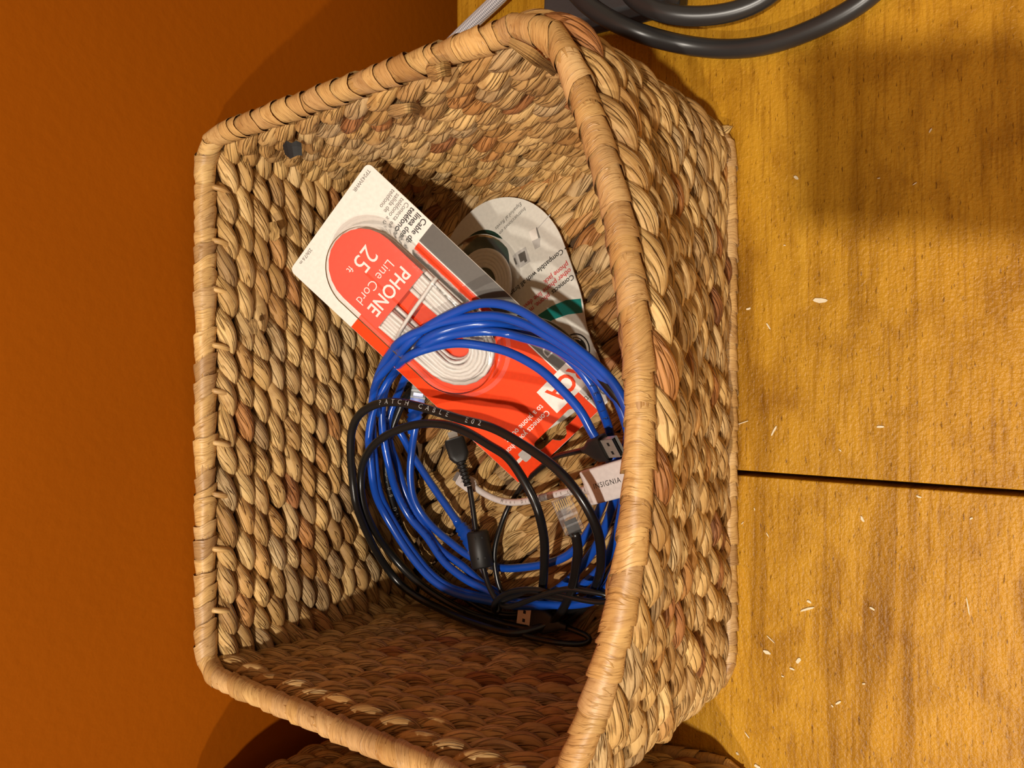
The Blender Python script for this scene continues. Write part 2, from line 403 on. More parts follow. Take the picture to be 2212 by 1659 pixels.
def make_basket(root, a, b, H, rows, bulge, nparts, rim_parts, base_parts, seed, dark=False, flare=0.):
    rnd = random.Random(seed)
    RW = root.matrix_world.copy()
    per = perimeter(a, b, .020); PL = per[1][-1]
    def surf(s, z, off):
        x, y, nx, ny = sample(per, s)
        x += nx * off; y += ny * off
        t = max(0., z / H)
        if z < .035: x -= nx * .006 * (1 - z / .035); y -= ny * .006 * (1 - z / .035)
        if y < 0: y -= bulge * max(0., 1 - (x / a) ** 2) * t ** 1.35
        x *= 1 + flare * t; y *= 1 + flare * t
        return Vector((x, y, z))
    # added dark sheet behind the strands; its colour holds the gap shade
    mb = MB(); nn = 160
    for off, fl in ((.0016, False), (-.0016, True)):
        mb.grid(lambda u, v: (surf(v * PL, .004 + u * (H - .006), off), (u, v)), 14, nn, cyc=True, flip=fl)
    mb.build('wall_core', MAT['core'], root)
    mb = MB().box((-a + .003, -b + .003, .002), (a - .003, b - .003, .0062)); mb.build('base_core', MAT['core'], root, smooth=False)  # added slab under the bottom strands, same painted gap shade
    pieces = []                                                   # (score, variant, matrix)
    pitch = .0201; dz = (H - .026) / (rows - 1)
    def add(p, T, U, Nn, tilt, sc, vis=True):
        c, s_ = math.cos(tilt), math.sin(tilt)
        X = T * c + U * s_; Y = U * c - T * s_; Z = Nn
        M = frame(p, X * sc[0], Y * sc[1], Z * sc[2])
        wp = RW @ p; wn = (RW.to_3x3() @ Nn).normalized(); d = CAM - wp; dist = d.length
        q = wp - CAM; dep = q.dot(FW); inside = False
        if dep > .05:
            u_ = 1106 + FPX * q.dot(RT) / dep; v_ = 829.5 - FPX * q.dot(UPV) / dep
            inside = -20 < u_ < 2232 and -20 < v_ < 1679
        score = (max(0., wn.dot(d) / dist) + .12) / dist ** 2 if inside and wn.dot(d) > 0 and vis else -1
        pieces.append((score, rnd.randrange(NV), M))
    for i in range(rows):
        z = .014 + i * dz
        n = int(PL / pitch)
        for side in (1, -1):
            ph = rnd.random() * pitch
            for j in range(n):
                s = (j + rnd.uniform(-.10, .10)) * PL / n + ph
                p = surf(s, z + rnd.uniform(-.0008, .0008), side * (.0045 if side > 0 else .0042))
                T = (surf(s + .002, z, 0) - surf(s - .002, z, 0)).normalized()
                U = (surf(s, z + .002, 0) - surf(s, z - .002, 0)).normalized()
                x, y, nx, ny = sample(per, s)
                Nn = T.cross(U) if T.cross(U).dot(Vector((nx, ny, 0))) > 0 else U.cross(T)
                Nn = Nn * side
                if Nn.dot(T.cross(U)) < 0: T = -T
                visible = True
                if side < 0 and y < -b * .8: visible = False       # inside of the front wall faces away
                if side > 0 and y > -b * .8 and not dark: visible = False
                wide = (dz / .0121)
                add(p, T, U, Nn, math.radians(rnd.gauss(4, 3.5)), (rnd.uniform(.92, 1.12), wide * rnd.uniform(.93, 1.08), rnd.uniform(.8, 1.15)), visible)
    # woven bottom: ropes running front to back
    nx_ = int(2 * a / .0125)
    for i in range(nx_):
        x = -a + .010 + i * (2 * a - .02) / (nx_ - 1); ny_ = int(2 * b / .021)
        sg = 1 if i % 2 else -1
        for j in range(ny_):
            y = -b + .012 + (j + .5 * (i % 2) * .6) * (2 * b - .024) / ny_ + rnd.uniform(-.002, .002)
            add(Vector((x, y, .0085 + rnd.uniform(-.0006, .0012))), Vector((0, sg, 0)), Vector((-sg, 0, 0)), Vector((0, 0, 1)), math.radians(rnd.gauss(20, 9)), (rnd.uniform(.95, 1.25), rnd.uniform(1.0, 1.3), rnd.uniform(.7, 1.0)))
    order = sorted(range(len(pieces)), key=lambda k: -pieces[k][0])
    keep = set(k for k in order[:nparts] if pieces[k][0] > 0)
    rest = MB()
    for k, (sc, var, M) in enumerate(pieces):
        if k in keep:
            link('strand', lobe_mesh(var), None, root, M, smooth=False)
        else:
            rest.grid(LV[var], 10, 12, rnd=rnd.random(), cyc=True, M=M)
    o = rest.build('woven_strands', MAT['strand'], root); tag(o, kind='stuff')
    # wrapped rim
    def wrapped(z, off, rad, p0, p1, mode, name):
        s = 0.; joined = MB(); k = 0; path = []
        nseg = int(PL / .004)
        core = MB().tube([surf(q * PL / nseg, z, off) for q in range(nseg + 1)], rad * .90, 10, caps=False)
        core.build(name + '_core', MAT['wrap'], root)
        def edge(): return (rnd.uniform(.25, 1.25), rnd.gauss(.7, .5), rnd.uniform(0, 6.28))
        e0 = edge()
        while s < PL:
            w = min(rnd.uniform(p0, p1), PL - s + .001)
            A_ = surf(s, z, off); B_ = surf(s + w, z, off); Cn = (A_ + B_) / 2
            T = (B_ - A_).normalized(); x, y, nx, ny = sample(per, s)
            up = Vector((0, 0, 1)); Nn = T.cross(up).normalized(); ln = (B_ - A_).length
            rr = rad * rnd.uniform(.96, 1.07); e1 = edge()
            r0 = 1 + rnd.uniform(.06, .17); r1 = 1 - rnd.uniform(.08, .15); dent = rnd.uniform(0, .05); dp = rnd.uniform(0, 6.28)
            def fn(u, v, ln=ln, rr=rr, e0=e0, e1=e1, r0=r0, r1=r1, dent=dent, dp=dp):
                ph = 2 * PI * v
                r = rr * (r0 + (r1 - r0) * u ** .8) * (1 - .035 * max(0., 1 - u * 7)) * (1 + dent * math.sin(2 * ph + dp) + .018 * math.sin(5 * ph + 7 * u + dp))
                xa = -ln / 2 + e0[0] * rad * .7 * math.cos(ph - e0[1]) + .0004 * math.sin(4 * ph + e0[2])
                xb = ln / 2 + .0016 + e1[0] * rad * .7 * math.cos(ph - e1[1]) + .0004 * math.sin(4 * ph + e1[2])
                return (xa + (xb - xa) * u, r * math.cos(ph), r * math.sin(ph)), (v * 3.0 + .3 * u, u * .8)
            e0 = e1
            M = frame(Cn, T, Nn, up)
            vis = True
            if mode == 'parts' or (mode == 'front' and ny < -.5):
                mb = MB().grid(fn, 6, 18, rnd=rnd.random(), cyc=True)
                mb.build(name + '_wrap', MAT['wrap'], root, M)
            else:
                joined.grid(fn, 4, 10, rnd=rnd.random(), cyc=True, M=M)
            s += w; k += 1
        if joined.v:
            o = joined.build(name + '_wraps', MAT['wrap'], root); tag(o, kind='stuff')
    wrapped(H, -.0012, .0063, .0070, .0145, rim_parts, 'rim')
    wrapped(.0056, .0098, .0052, .006, .013, base_parts, 'base')
    # short ties that bind the rim to the top strand
    if not dark:
        for k in range(9):
            s = PL * (.51 + .25 * k / 9) + rnd.uniform(-.005, .005)
            x, y, nx, ny = sample(per, s)
            P = [surf(s, H - .002, -.006), surf(s + .001, H - .006, -.0105), surf(s + .002, H - .011, -.0100), surf(s + .003, H - .015, -.004)]
            mb = MB(); pts = catmull(P, .002)
            mb.tube(pts, .0019, 6); mb.r = [rnd.random()] * len(mb.v)
            mb.build('tie', MAT['wrap'], root)
    return surf, PL

BX, BY, BA, BB, BH = -.014, .3205, .170, .1335, .186
basket = empty('wicker_basket', (BX, BY, 0), 'open wicker basket holding the blue and black cables and the red phone cord pack', 'basket', 'braided plant fibre baskets')
surf1, PL1 = make_basket(basket, BA, BB, BH, 14, .044, 300, 'parts', 'front', 11)
basket2 = empty('wicker_basket', Matrix.Translation((-.4075, .293, 0)) @ Matrix.Rotation(math.radians(6.1), 4, 'Z'), 'second wicker basket in the shade, only its braided side showing beside the cable basket', 'basket', 'braided plant fibre baskets')
make_basket(basket2, .160, .140, .205, 15, .01, 90, 'joined', 'joined', 23, dark=True, flare=-.0)
# black scrap caught in the weave of the right wall, and loose torn strand tips
def torn(name, P, w, mat, parent, lab=None):
    M = parent.matrix_world.inverted()
    pts = catmull([Vector(p) for p in P], .003); mb = MB(); n = len(pts)
    up = (CAM - pts[0]).normalized()
    def fn(u, v):
        i = min(n - 1, int(round(u * (n - 1)))); t_ = (pts[min(i + 1, n - 1)] - pts[max(0, i - 1)]).normalized(); sd = t_.cross(up).normalized()
        ww = w * (1 - .35 * abs(2 * u - 1) ** 3) * (1 + .25 * math.sin(9 * u + v * 5))
        return (M @ (pts[i] + sd * (v - .5) * ww + up * .0004 * math.sin(v * PI)), (u, v))
    mb.grid(fn, n - 1, 3, rnd=random.random()); o = mb.build(name, mat, parent, label=lab, smooth=False)
    sl = o.modifiers.new('s', 'SOLIDIFY'); sl.thickness = .0006
    return o
def wallR(u, v, x=.1455):
    r = ray(u, v); return CAM + r * (x / r.x)
def wallB(u, v, y=.438):
    r = ray(u, v); return CAM + r * (y / r.y)
torn('dark_scrap', [wallR(615, 325, .1395), wallR(632, 320, .139), wallR(652, 322, .1395)], .009, MAT['hole'], basket, 'black scrap caught in the weave')
for P, w in (([wallR(925, 160), wallR(950, 152, .141), wallR(972, 150)], .007), ([wallR(1100, 90), wallR(1150, 120, .140), wallR(1200, 155)], .005),
             ([wallR(840, 245), wallR(880, 232, .140), wallR(905, 240)], .006), ([wallB(590, 520), wallB(600, 500, .434), wallB(588, 480)], .006),
             ([wallB(545, 690), wallB(548, 705, .434), wallB(552, 720)], .005)):
    torn('torn_strand', P, w, MAT['strand'], basket)

# ------------------------------------------------------------------ red phone cord package
CO = Vector((.14120, .37353, .12113)); CX = Vector((-.65935, .74852, .07053)).normalized(); CY = Vector((-.68265, -.55673, -.47332))
CY = (CY - CX * CY.dot(CX)).normalized(); CZ = CX.cross(CY)
CW, CH = .0957, .2172
pk = empty('phone_cord_package', frame(CO, CX, CY, CZ), 'red and white blister card holding a coiled white phone cord, leaning in the cable basket', 'package')
def slot():
    cx, cy = .047, .2062
    o_ = [(cx - .0165 + .0035 * math.cos(math.radians(a)), cy + .0035 * math.sin(math.radians(a))) for a in range(90, 271, 30)]
    o_ += [(cx - .0065, cy - .0035)] + [(cx + .0062 * math.cos(math.radians(a)), cy - .0030 + .0055 * math.sin(math.radians(a))) for a in range(200, 341, 35)] + [(cx + .0065, cy - .0035)]
    o_ += [(cx + .0165 + .0035 * math.cos(math.radians(a)), cy + .0035 * math.sin(math.radians(a))) for a in range(-90, 91, 30)]
    # the round notch points to the top edge of the card
    return [(x, 2 * cy - y) for x, y in o_]
flat_shape('card', [rrect(0, 0, CW, CH, .004), slot()], MAT['white'], pk, .0007, -.0007)
flat_shape('red_panel', [[(.0160, .057), (CW - .0002, .057), (CW - .0002, CH - .003), (CW - .003, CH - .0002), (.0160, CH - .0002)], slot()], MAT['red'], pk, .0002, .0)
pz = .0002
flat_shape('grey_panel', [[(.0002, .0565), (.0150, .0565), (.0150, .1797), (.0002, .1797)]], MAT['dgrey'], pk, .0002, .0002)
flat_shape('light_grey_panel', [[(.0004, .1988), (.0150, .1988), (.0150, CH - .0012), (.0004, CH - .0012)]], MAT['lgrey'], pk, .0002, .0002)
lgp = flat_shape('logo_panel', [[(.0002, .1797), (.0362, .1797), (.0372, .1990), (.0002, .1990)]], MAT['white'], pk, .0002, .0004)
text('logo_lettering', 'RCA', .0165, MAT['red'], lgp, .0015, .1838, .0007, bold=.028, sx=.92)
text('length_print', '25', .0125, MAT['dgrey'], pk, .0010, .2040, .0005, sx=.9)
text('length_print', 'ft', .0062, MAT['dgrey'], pk, .0122, .2040, .0005)
text('strip_print', 'D', .0105, MAT['lgrey'], pk, .0060, .1700, .0005, rot=-PI / 2)
text('model_print', 'TP243WHR', .0036, MAT['inkgrey'], pk, .0030, .0026, .0003)
text('metric_print', '25ft/7.6 m', .0034, MAT['inkgrey'], pk, .0725, .0022, .0003)
for k, (s_, yy, sz, bd) in enumerate((('Cable de', .0492, .0056, .012), ('línea de', .0442, .0056, .012), ('teléfono', .0392, .0056, .012),
                                     ('Conecta el', .0345, .0044, 0), ('teléfono a una', .0305, .0044, 0), ('salida de', .0265, .0044, 0), ('teléfono', .0225, .0044, 0))):
    text('spanish_print', s_, sz, MAT['ink'] if bd else MAT['inkgrey'], pk, .0016, yy, .0003, bold=bd)
text('outlet_print', 'Connects your phone', .0056, MAT['whiteink'], pk, .0405, .1925, .0003, bold=.008, sx=.95)
text('outlet_print', 'to a phone outlet', .0056, MAT['whiteink'], pk, .0405, .1870, .0003, bold=.008, sx=.95)
# printed modular plug picture
flat_shape('plug_picture', [rrect(.0735, .2005, .0800, .2085, .0015)], MAT['lgrey'], pk, .0002, .0003)
flat_shape('plug_picture', [[(.0800, .2030), (.0860, .2030), (.0860, .2055), (.0800, .2055)]], MAT['white'], pk, .0002, .0003)
flat_shape('plug_picture', [[(.0655, .2090), (.0700, .2090), (.0700, .2150), (.0655, .2150)]], MAT['white'], pk, .0002, .0003)
flat_shape('plug_picture', [[(.0655, .2090), (.0685, .2090), (.0685, .2125), (.0655, .2125)]], MAT['dgrey'], pk, .0002, .0006)
# the coil of white cord: a stadium spiral in two layers
SX = .0505; Y0, Y1 = .0455, .1205
path = []
for lay in range(3):
    n = 6 if lay < 2 else 4
    ra, rb = (.0085, .0265) if lay < 2 else (.012, .0225)
    if lay == 1: ra, rb = rb, ra
    tot = n * 40
    for q in range(tot):
        r = ra + (rb - ra) * q / tot; f = (q % 40) / 40
        zz = .0022 + lay * .0029 + .0006 * math.sin(q * .9)
        if f < .25:
            x, y = SX + r, Y0 + (Y1 - Y0) * (f / .25)
        elif f < .5:
            g = (f - .25) / .25 * PI; x, y = SX + r * math.cos(g), Y1 + r * math.sin(g)
        elif f < .75:
            x, y = SX - r, Y1 + (Y0 - Y1) * ((f - .5) / .25)
        else:
            g = PI + (f - .75) / .25 * PI; x, y = SX + r * math.cos(g), Y0 + r * math.sin(g)
        path.append(Vector((x + .0007 * math.sin(q * .31 + lay), y, zz)))
MB().tube(path, .00152, 8).build('phone_cord', MAT['cord'], pk)
MB().tube(catmull([Vector(p) for p in ((.0205, .0815, .003), (.0215, .0815, .0098), (.035, .083, .0112), (.055, .0845, .0112), (.072, .0870, .0100), (.0775, .0878, .003))], .002), .0013, 7).build('twist_tie', MAT['cord'], pk)
# red insert
ins = [(.0765, .0735), (.0240, .0735)]
ins += [(.05025 - .02625 * math.cos(math.radians(a)), .0435 - .0265 * math.sin(math.radians(a))) for a in range(0, 181, 15)]
pin = flat_shape('paper_insert', [ins], MAT['insert'], pk, .0005, .0122)
text('insert_print', '25', .0175, MAT['whiteink'], pin, .0362, .0335, .0129, bold=-.004)
text('insert_print', 'ft', .0065, MAT['whiteink'], pin, .0560, .0335, .0129)
text('insert_print', 'Line Cord', .0092, MAT['whiteink'], pin, .0335, .0505, .0129, bold=-.008)
text('insert_print', 'PHONE', .0128, MAT['whiteink'], pin, .0305, .0600, .0129, bold=.014, sx=.93)
# clear blister dome
def cap(u, v):
    """u: height profile, v: around"""
    prof = [(0, .0), (.0, .0015), (.0012, .012), (.0024, .0148), (.006, .0158), (.0305, .0160)]
    k = min(len(prof) - 2, int(u * (len(prof) - 1))); f = u * (len(prof) - 1) - k
    ins_ = prof[k][0] + (prof[k + 1][0] - prof[k][0]) * f; z = prof[k][1] + (prof[k + 1][1] - prof[k][1]) * f
    r = max(.0001, .0315 - ins_); g = v * 2 * PI
    cy = Y1 if math.sin(g) >= 0 else Y0
    return (SX + r * math.cos(g), cy + r * math.sin(g), z), (u, v)
MB().grid(cap, 15, 64, cyc=True).build('blister', MAT['blister'], pk)
ring = []
for r in (.0365, .0335):
    ring.append([(SX + r * math.cos(2 * PI * k / 64), (Y1 if k < 32 else Y0) + r * math.sin(2 * PI * k / 64)) for k in range(64)])
flat_shape('blister_flange', ring, MAT['blister'], pk, .0003, .0003)
def card_z(x, y):
    q = (Vector((x, y, 0)) - CO); return CO.z - (CZ.x * (x - CO.x) + CZ.y * (y - CO.y)) / CZ.z

# ------------------------------------------------------------------ cream pear-shaped cord card
GO = Vector((.074, .348, .0195)); GX = Vector((-.53, .85, 0)).normalized(); GY = Vector((-GX.y, GX.x, 0))
ge = empty('phone_cord_card', frame(GO, GX, GY, Vector((0, 0, 1))), 'cream pear-shaped card with teal band and green-backed cord coil under the red package', 'package')
hw = [(-.0605, 0), (-.0595, .012), (-.0555, .0245), (-.047, .038), (-.034, .050), (-.018, .0575), (0, .0602), (.016, .0580), (.035, .0545), (.052, .0510), (.063, .0462), (.072, .0432), (.082, .0418), (.095, .0405), (.105, .036), (.111, .027), (.113, .012)]
def smooth2(P, k=3):
    for _ in range(k):
        Q = []
        for i in range(len(P)):
            p, q = P[i], P[(i + 1) % len(P)]
            Q += [(p[0] * .75 + q[0] * .25, p[1] * .75 + q[1] * .25), (p[0] * .25 + q[0] * .75, p[1] * .25 + q[1] * .75)]
        P = Q
    return P
outl = [(w, y) for y, w in hw] + [(-w, y) for y, w in reversed(hw) if w > 0]
flat_shape('card', [smooth2(outl, 2)], MAT['cream'], ge, .0007, -.0007)
def arcband(cx, cy, r0, r1, a0, a1, n=24):
    return [(cx + r0 * math.cos(math.radians(a0 + (a1 - a0) * k / n)), cy + r0 * math.sin(math.radians(a0 + (a1 - a0) * k / n))) for k in range(n + 1)] + \
           [(cx + r1 * math.cos(math.radians(a1 + (a0 - a1) * k / n)), cy + r1 * math.sin(math.radians(a1 + (a0 - a1) * k / n))) for k in range(n + 1)]
flat_shape('teal_band', [[(-.0500, .0515), (-.040, .0455), (-.028, .0420), (-.014, .0405), (0, .0402), (.014, .0405), (.028, .042), (.040, .0455), (.0500, .0515), (.0462, .0602), (.036, .0545), (.024, .0505), (.010, .0485), (-.010, .0485), (-.024, .0505), (-.036, .0545), (-.0462, .0602)]], MAT['teal'], ge, .0002, 0)
text('instruction_print', 'Instrucciones en', .0042, MAT['inkgrey'], ge, -.0465, -.0305, .0003, rot=.02, shear=.2)
text('instruction_print', 'Español al Revés', .0042, MAT['inkgrey'], ge, -.0455, -.0357, .0003, rot=.02, shear=.2)
text('brand_print', '• Compatible with all brands', .0052, MAT['ink'], ge, -.0590, .0140, .0003, rot=-.03, bold=.008)
text('connect_print', 'phone jack', .0052, MAT['redink'], ge, -.0545, .0240, .0003, rot=-.03, bold=.008)
text('connect_print', 'other phone line devices to', .0052, MAT['redink'], ge, -.0540, .0288, .0003, rot=-.03, bold=.008)
text('connect_print', '• Connects', .0052, MAT['ink'], ge, -.0568, .0338, .0003, rot=-.03, bold=.008)
text('connect_print', 'phone, modem,', .0052, MAT['redink'], ge, -.0312, .0329, .0003, rot=-.03, bold=.008)
# printed pictures: plug on its cord and wall port
pic = [[(-.047, -.0115), (-.040, -.0135), (-.0385, -.006), (-.0455, -.004)], [(-.0455, -.004), (-.0385, -.006), (-.0375, .0005), (-.0420, .0015)]]
flat_shape('plug_picture', [pic[0]], MAT['white'], ge, .0002, 0); flat_shape('plug_picture', [pic[1]], MAT['lgrey'], ge, .0002, 0)
flat_shape('plug_picture', [[(-.0470, -.0118), (-.0460, -.0113), (-.0440, -.0042), (-.0455, -.0038)]], MAT['inkgrey'], ge, .0002, .0002)
flat_shape('plug_picture', [[(-.0605, -.0122), (-.0470, -.0108), (-.0470, -.0102), (-.0605, -.0115)]], MAT['lgrey'], ge, .0002, 0)
flat_shape('port_picture', [[(-.0320, -.0062), (-.0225, -.0080), (-.0205, .0035), (-.0300, .0050)]], MAT['lgrey'], ge, .0002, 0)
flat_shape('port_picture', [[(-.0300, -.0042), (-.0240, -.0055), (-.0228, .0005), (-.0260, .0010), (-.0258, .0030), (-.0280, .0033), (-.0284, .0010)]], MAT['dgrey'], ge, .0002, .0002)
# round monogram
lx, ly = -.0278, .0785
circ = lambda r, n=40: [(lx + r * math.cos(2 * PI * k / n), ly + r * math.sin(2 * PI * k / n)) for k in range(n)]
flat_shape('monogram', [circ(.0118), circ(.0109)], MAT['ink'], ge, .0002, 0)
flat_shape('monogram', [circ(.0092)], MAT['ink'], ge, .0002, 0)
for dx, sg in ((-.0028, 1), (.0030, -1)):
    curl = [Vector((lx + dx + sg * .0030 * math.cos(a / 10 * 4.6) * (1 - a / 26), ly + .0046 * math.sin(a / 10 * 4.6) * (1 - a / 30), .0003)) for a in range(11)]
    MB().tube(curl, .00042, 5).build('monogram', MAT['white'], ge)
for k in range(4):
    g = PI / 4 + k * PI / 2
    curl = [Vector((lx + .0082 * math.cos(g + d), ly + .0082 * math.sin(g + d), .0002)) for d in (-.35, -.15, .05, .2, .3)]
    MB().tube(curl, .0005, 5).build('monogram', MAT['white'], ge)
# coil and round blister
flat_shape('green_disc', [[(.006 + .0250 * math.cos(k * PI / 24), -.020 + .0250 * math.sin(k * PI / 24)) for k in range(48)]], MAT['green'], ge, .0003, 0)
sp = []
for q in range(5 * 48):
    r = .0135 + .0135 * q / 240; g = q / 48 * 2 * PI
    sp.append(Vector((.012 + r * math.cos(g), -.004 + r * math.sin(g), .0035 + .0012 * math.sin(q * .13))))
MB().tube(sp, .0018, 8).build('phone_cord', MAT['cord'], ge)
def dome(u, v):
    prof = [(0, 0), (.0006, .006), (.0030, .0082), (.0345, .0090)]
    k = min(2, int(u * 3)); f = u * 3 - k; i_ = prof[k][0] + (prof[k + 1][0] - prof[k][0]) * f; z = prof[k][1] + (prof[k + 1][1] - prof[k][1]) * f
    r = max(.0001, .0348 - i_); g = v * 2 * PI; return (.0125 + r * math.cos(g), -.0085 + r * math.sin(g), z), (u, v)
MB().grid(dome, 9, 48, cyc=True).build('blister', MAT['blister'], ge)

# ------------------------------------------------------------------ cables
YMAX, YMIN, XMAX, XMIN = .4385, .196, .140, -.1695
FLOOR = .0175
def place(u, v, h, r):
    """point of a cable centre: at the given height or higher, clear of walls and of the leaning package"""
    h = max(h, FLOOR + r)
    for _ in range(140):
        p = at(u, v, h); ok = p.y <= YMAX - r and p.x >= XMIN + r
        q = p - CO; cx, cy = q.dot(CX), q.dot(CY)
        if ok and -.001 < cx < CW + .001 and -.001 < cy < CH + .001:
            need = .0006 + r
            if abs(cx - SX) < .034 and Y0 - .034 < cy < Y1 + .034: need = .0165 + r
            if q.dot(CZ) < need: ok = False
        if ok: return p
        h += .001
    return p
def cable_path(pts, r, step=.0025):
    return catmull([place(u, v, h, r) for u, v, h in pts], step)
def cable(root, name, pts, r, mat, n=12):
    O = root.matrix_world.translation
    P = pts
    mb = MB().tube([p - O for p in P], r, n)
    return mb.build(name, mat, root)
def local(root, M): return root.matrix_world.inverted() @ M
def axis_frame(tail, tip, up=None):
    X = (tip - tail).normalized(); up = up or (CAM - tip).normalized()
    Y = up.cross(X).normalized(); Z = X.cross(Y); return frame(tail, X, Y, Z)

def rj45(root, tail, tip, roll=0., boot=None, latch_up=False):
    M = local(root, axis_frame(tail, tip) @ Matrix.Rotation(roll, 4, 'X'))
    h, w, l = .0039, .00585, .0215
    b = MB().box((0, -w, -h), (l, w, h)).build('plug_body', MAT['clear'], root, M, False); bevel(b, .0006, 2)
    MB().box((-.002, -w * .62, -h * .55), (.0075, w * .62, h * .35)).build('plug_core', MAT['blue'] if boot else MAT['black'], b, None, False)
    mb = MB()
    for k in range(8):
        y = -w * .74 + k * w * 1.48 / 7
        mb.box((l - .0070, y - .00020, -h * .2), (l - .0016, y + .00020, h + .0001))
    mb.build('contacts', MAT['gold'], b, None, False)
    s = 1 if latch_up else -1
    lt = MB().box((.0055 if not latch_up else -.004, -.0030, s * (h + .0003)), (l - .001, .0030, s * (h + .0014)))
    o = lt.build('latch', MAT['clear'], b, None, False); bevel(o, .0004, 1)
    mb = MB(); mb.box((.009, -w * .96, h * .72), (.0105, w * .96, h + .0002)); mb.box((.004, -w * .96, h * .72), (.0052, w * .96, h + .0002))
    mb.build('crimp_bars', MAT['clear'], b, None, False)
    if boot:
        prof = [(.004, .0052), (0, .0056), (-.008, .0054), (-.009, .0044), (-.0115, .0058), (-.0125, .0046), (-.0150, .0056), (-.0160, .0043), (-.0185, .0052), (-.0195, .0040), (-.026, .0032)]
        mb = MB(); k0 = len(prof)
        def fn(u, v):
            q = prof[min(k0 - 1, int(round(u * (k0 - 1))))]; g = v * 2 * PI
            ex = 4 if q[0] > -.009 else 2.4
            c_, s_ = math.cos(g), math.sin(g)
            rr = q[1] / ((abs(c_) ** ex + abs(s_) ** ex) ** (1 / ex))
            return (q[0], rr * c_ * 1.05, rr * s_ * .72), (u, v)
        mb.grid(fn, k0 - 1, 20, cyc=True); mb.build('boot', boot, root, M)
    return M

def path_text(root, name, body, pts, i0, size, mat, r, rev=False, lift=.0005, tilt=0.):
    """separate printed characters along a cable, joined into one print"""
    O = root.matrix_world.translation; bm = bmesh.new(); i = i0
    adv = 0.
    def walk(i, dist):
        st = -1 if rev else 1
        while dist > 0 and 0 < i + st < len(pts) - 1:
            dist -= (pts[i + st] - pts[i]).length; i += st
        return i
    for ch in body:
        if ch != ' ':
            me = text_mesh(ch, size, .0, 'CENTER'); p = pts[i]; T = (pts[min(i + 1, len(pts) - 1)] - pts[max(i - 1, 0)]).normalized()
            if rev: T = -T
            Nn = (CAM - p); Nn = (Nn - T * Nn.dot(T)).normalized(); U = Nn.cross(T)
            if tilt: Nn, U = Nn * math.cos(tilt) + U * math.sin(tilt), U * math.cos(tilt) - Nn * math.sin(tilt)
            M = frame(p - O + Nn * (r + lift) - U * size * .34, T, U, Nn)
            # curl the letter on to the round jacket
            for vtx in me.vertices:
                yy = vtx.co.y - size * .34; vtx.co.z = -(r - math.sqrt(max(1e-12, r * r - min(yy * yy, r * r * .8))))
            me.transform(M); bm.from_mesh(me); bpy.data.meshes.remove(me)
        i = walk(i, size * .78)
    me = bpy.data.meshes.new(name); bm.to_mesh(me); bm.free()
    return link(name, me, mat, root, None, False)
def nearest(pts, u, v, lo=0, hi=None):
    best = None
    for i, p in enumerate(pts):
        if i < lo or (hi and i > hi): continue
        q = p - CAM; d = q.dot(FW); e = (1106 + FPX * q.dot(RT) / d - u) ** 2 + (829.5 - FPX * q.dot(UPV) / d - v) ** 2
        if best is None or e < best[0]: best = (e, i)
    return best[1]

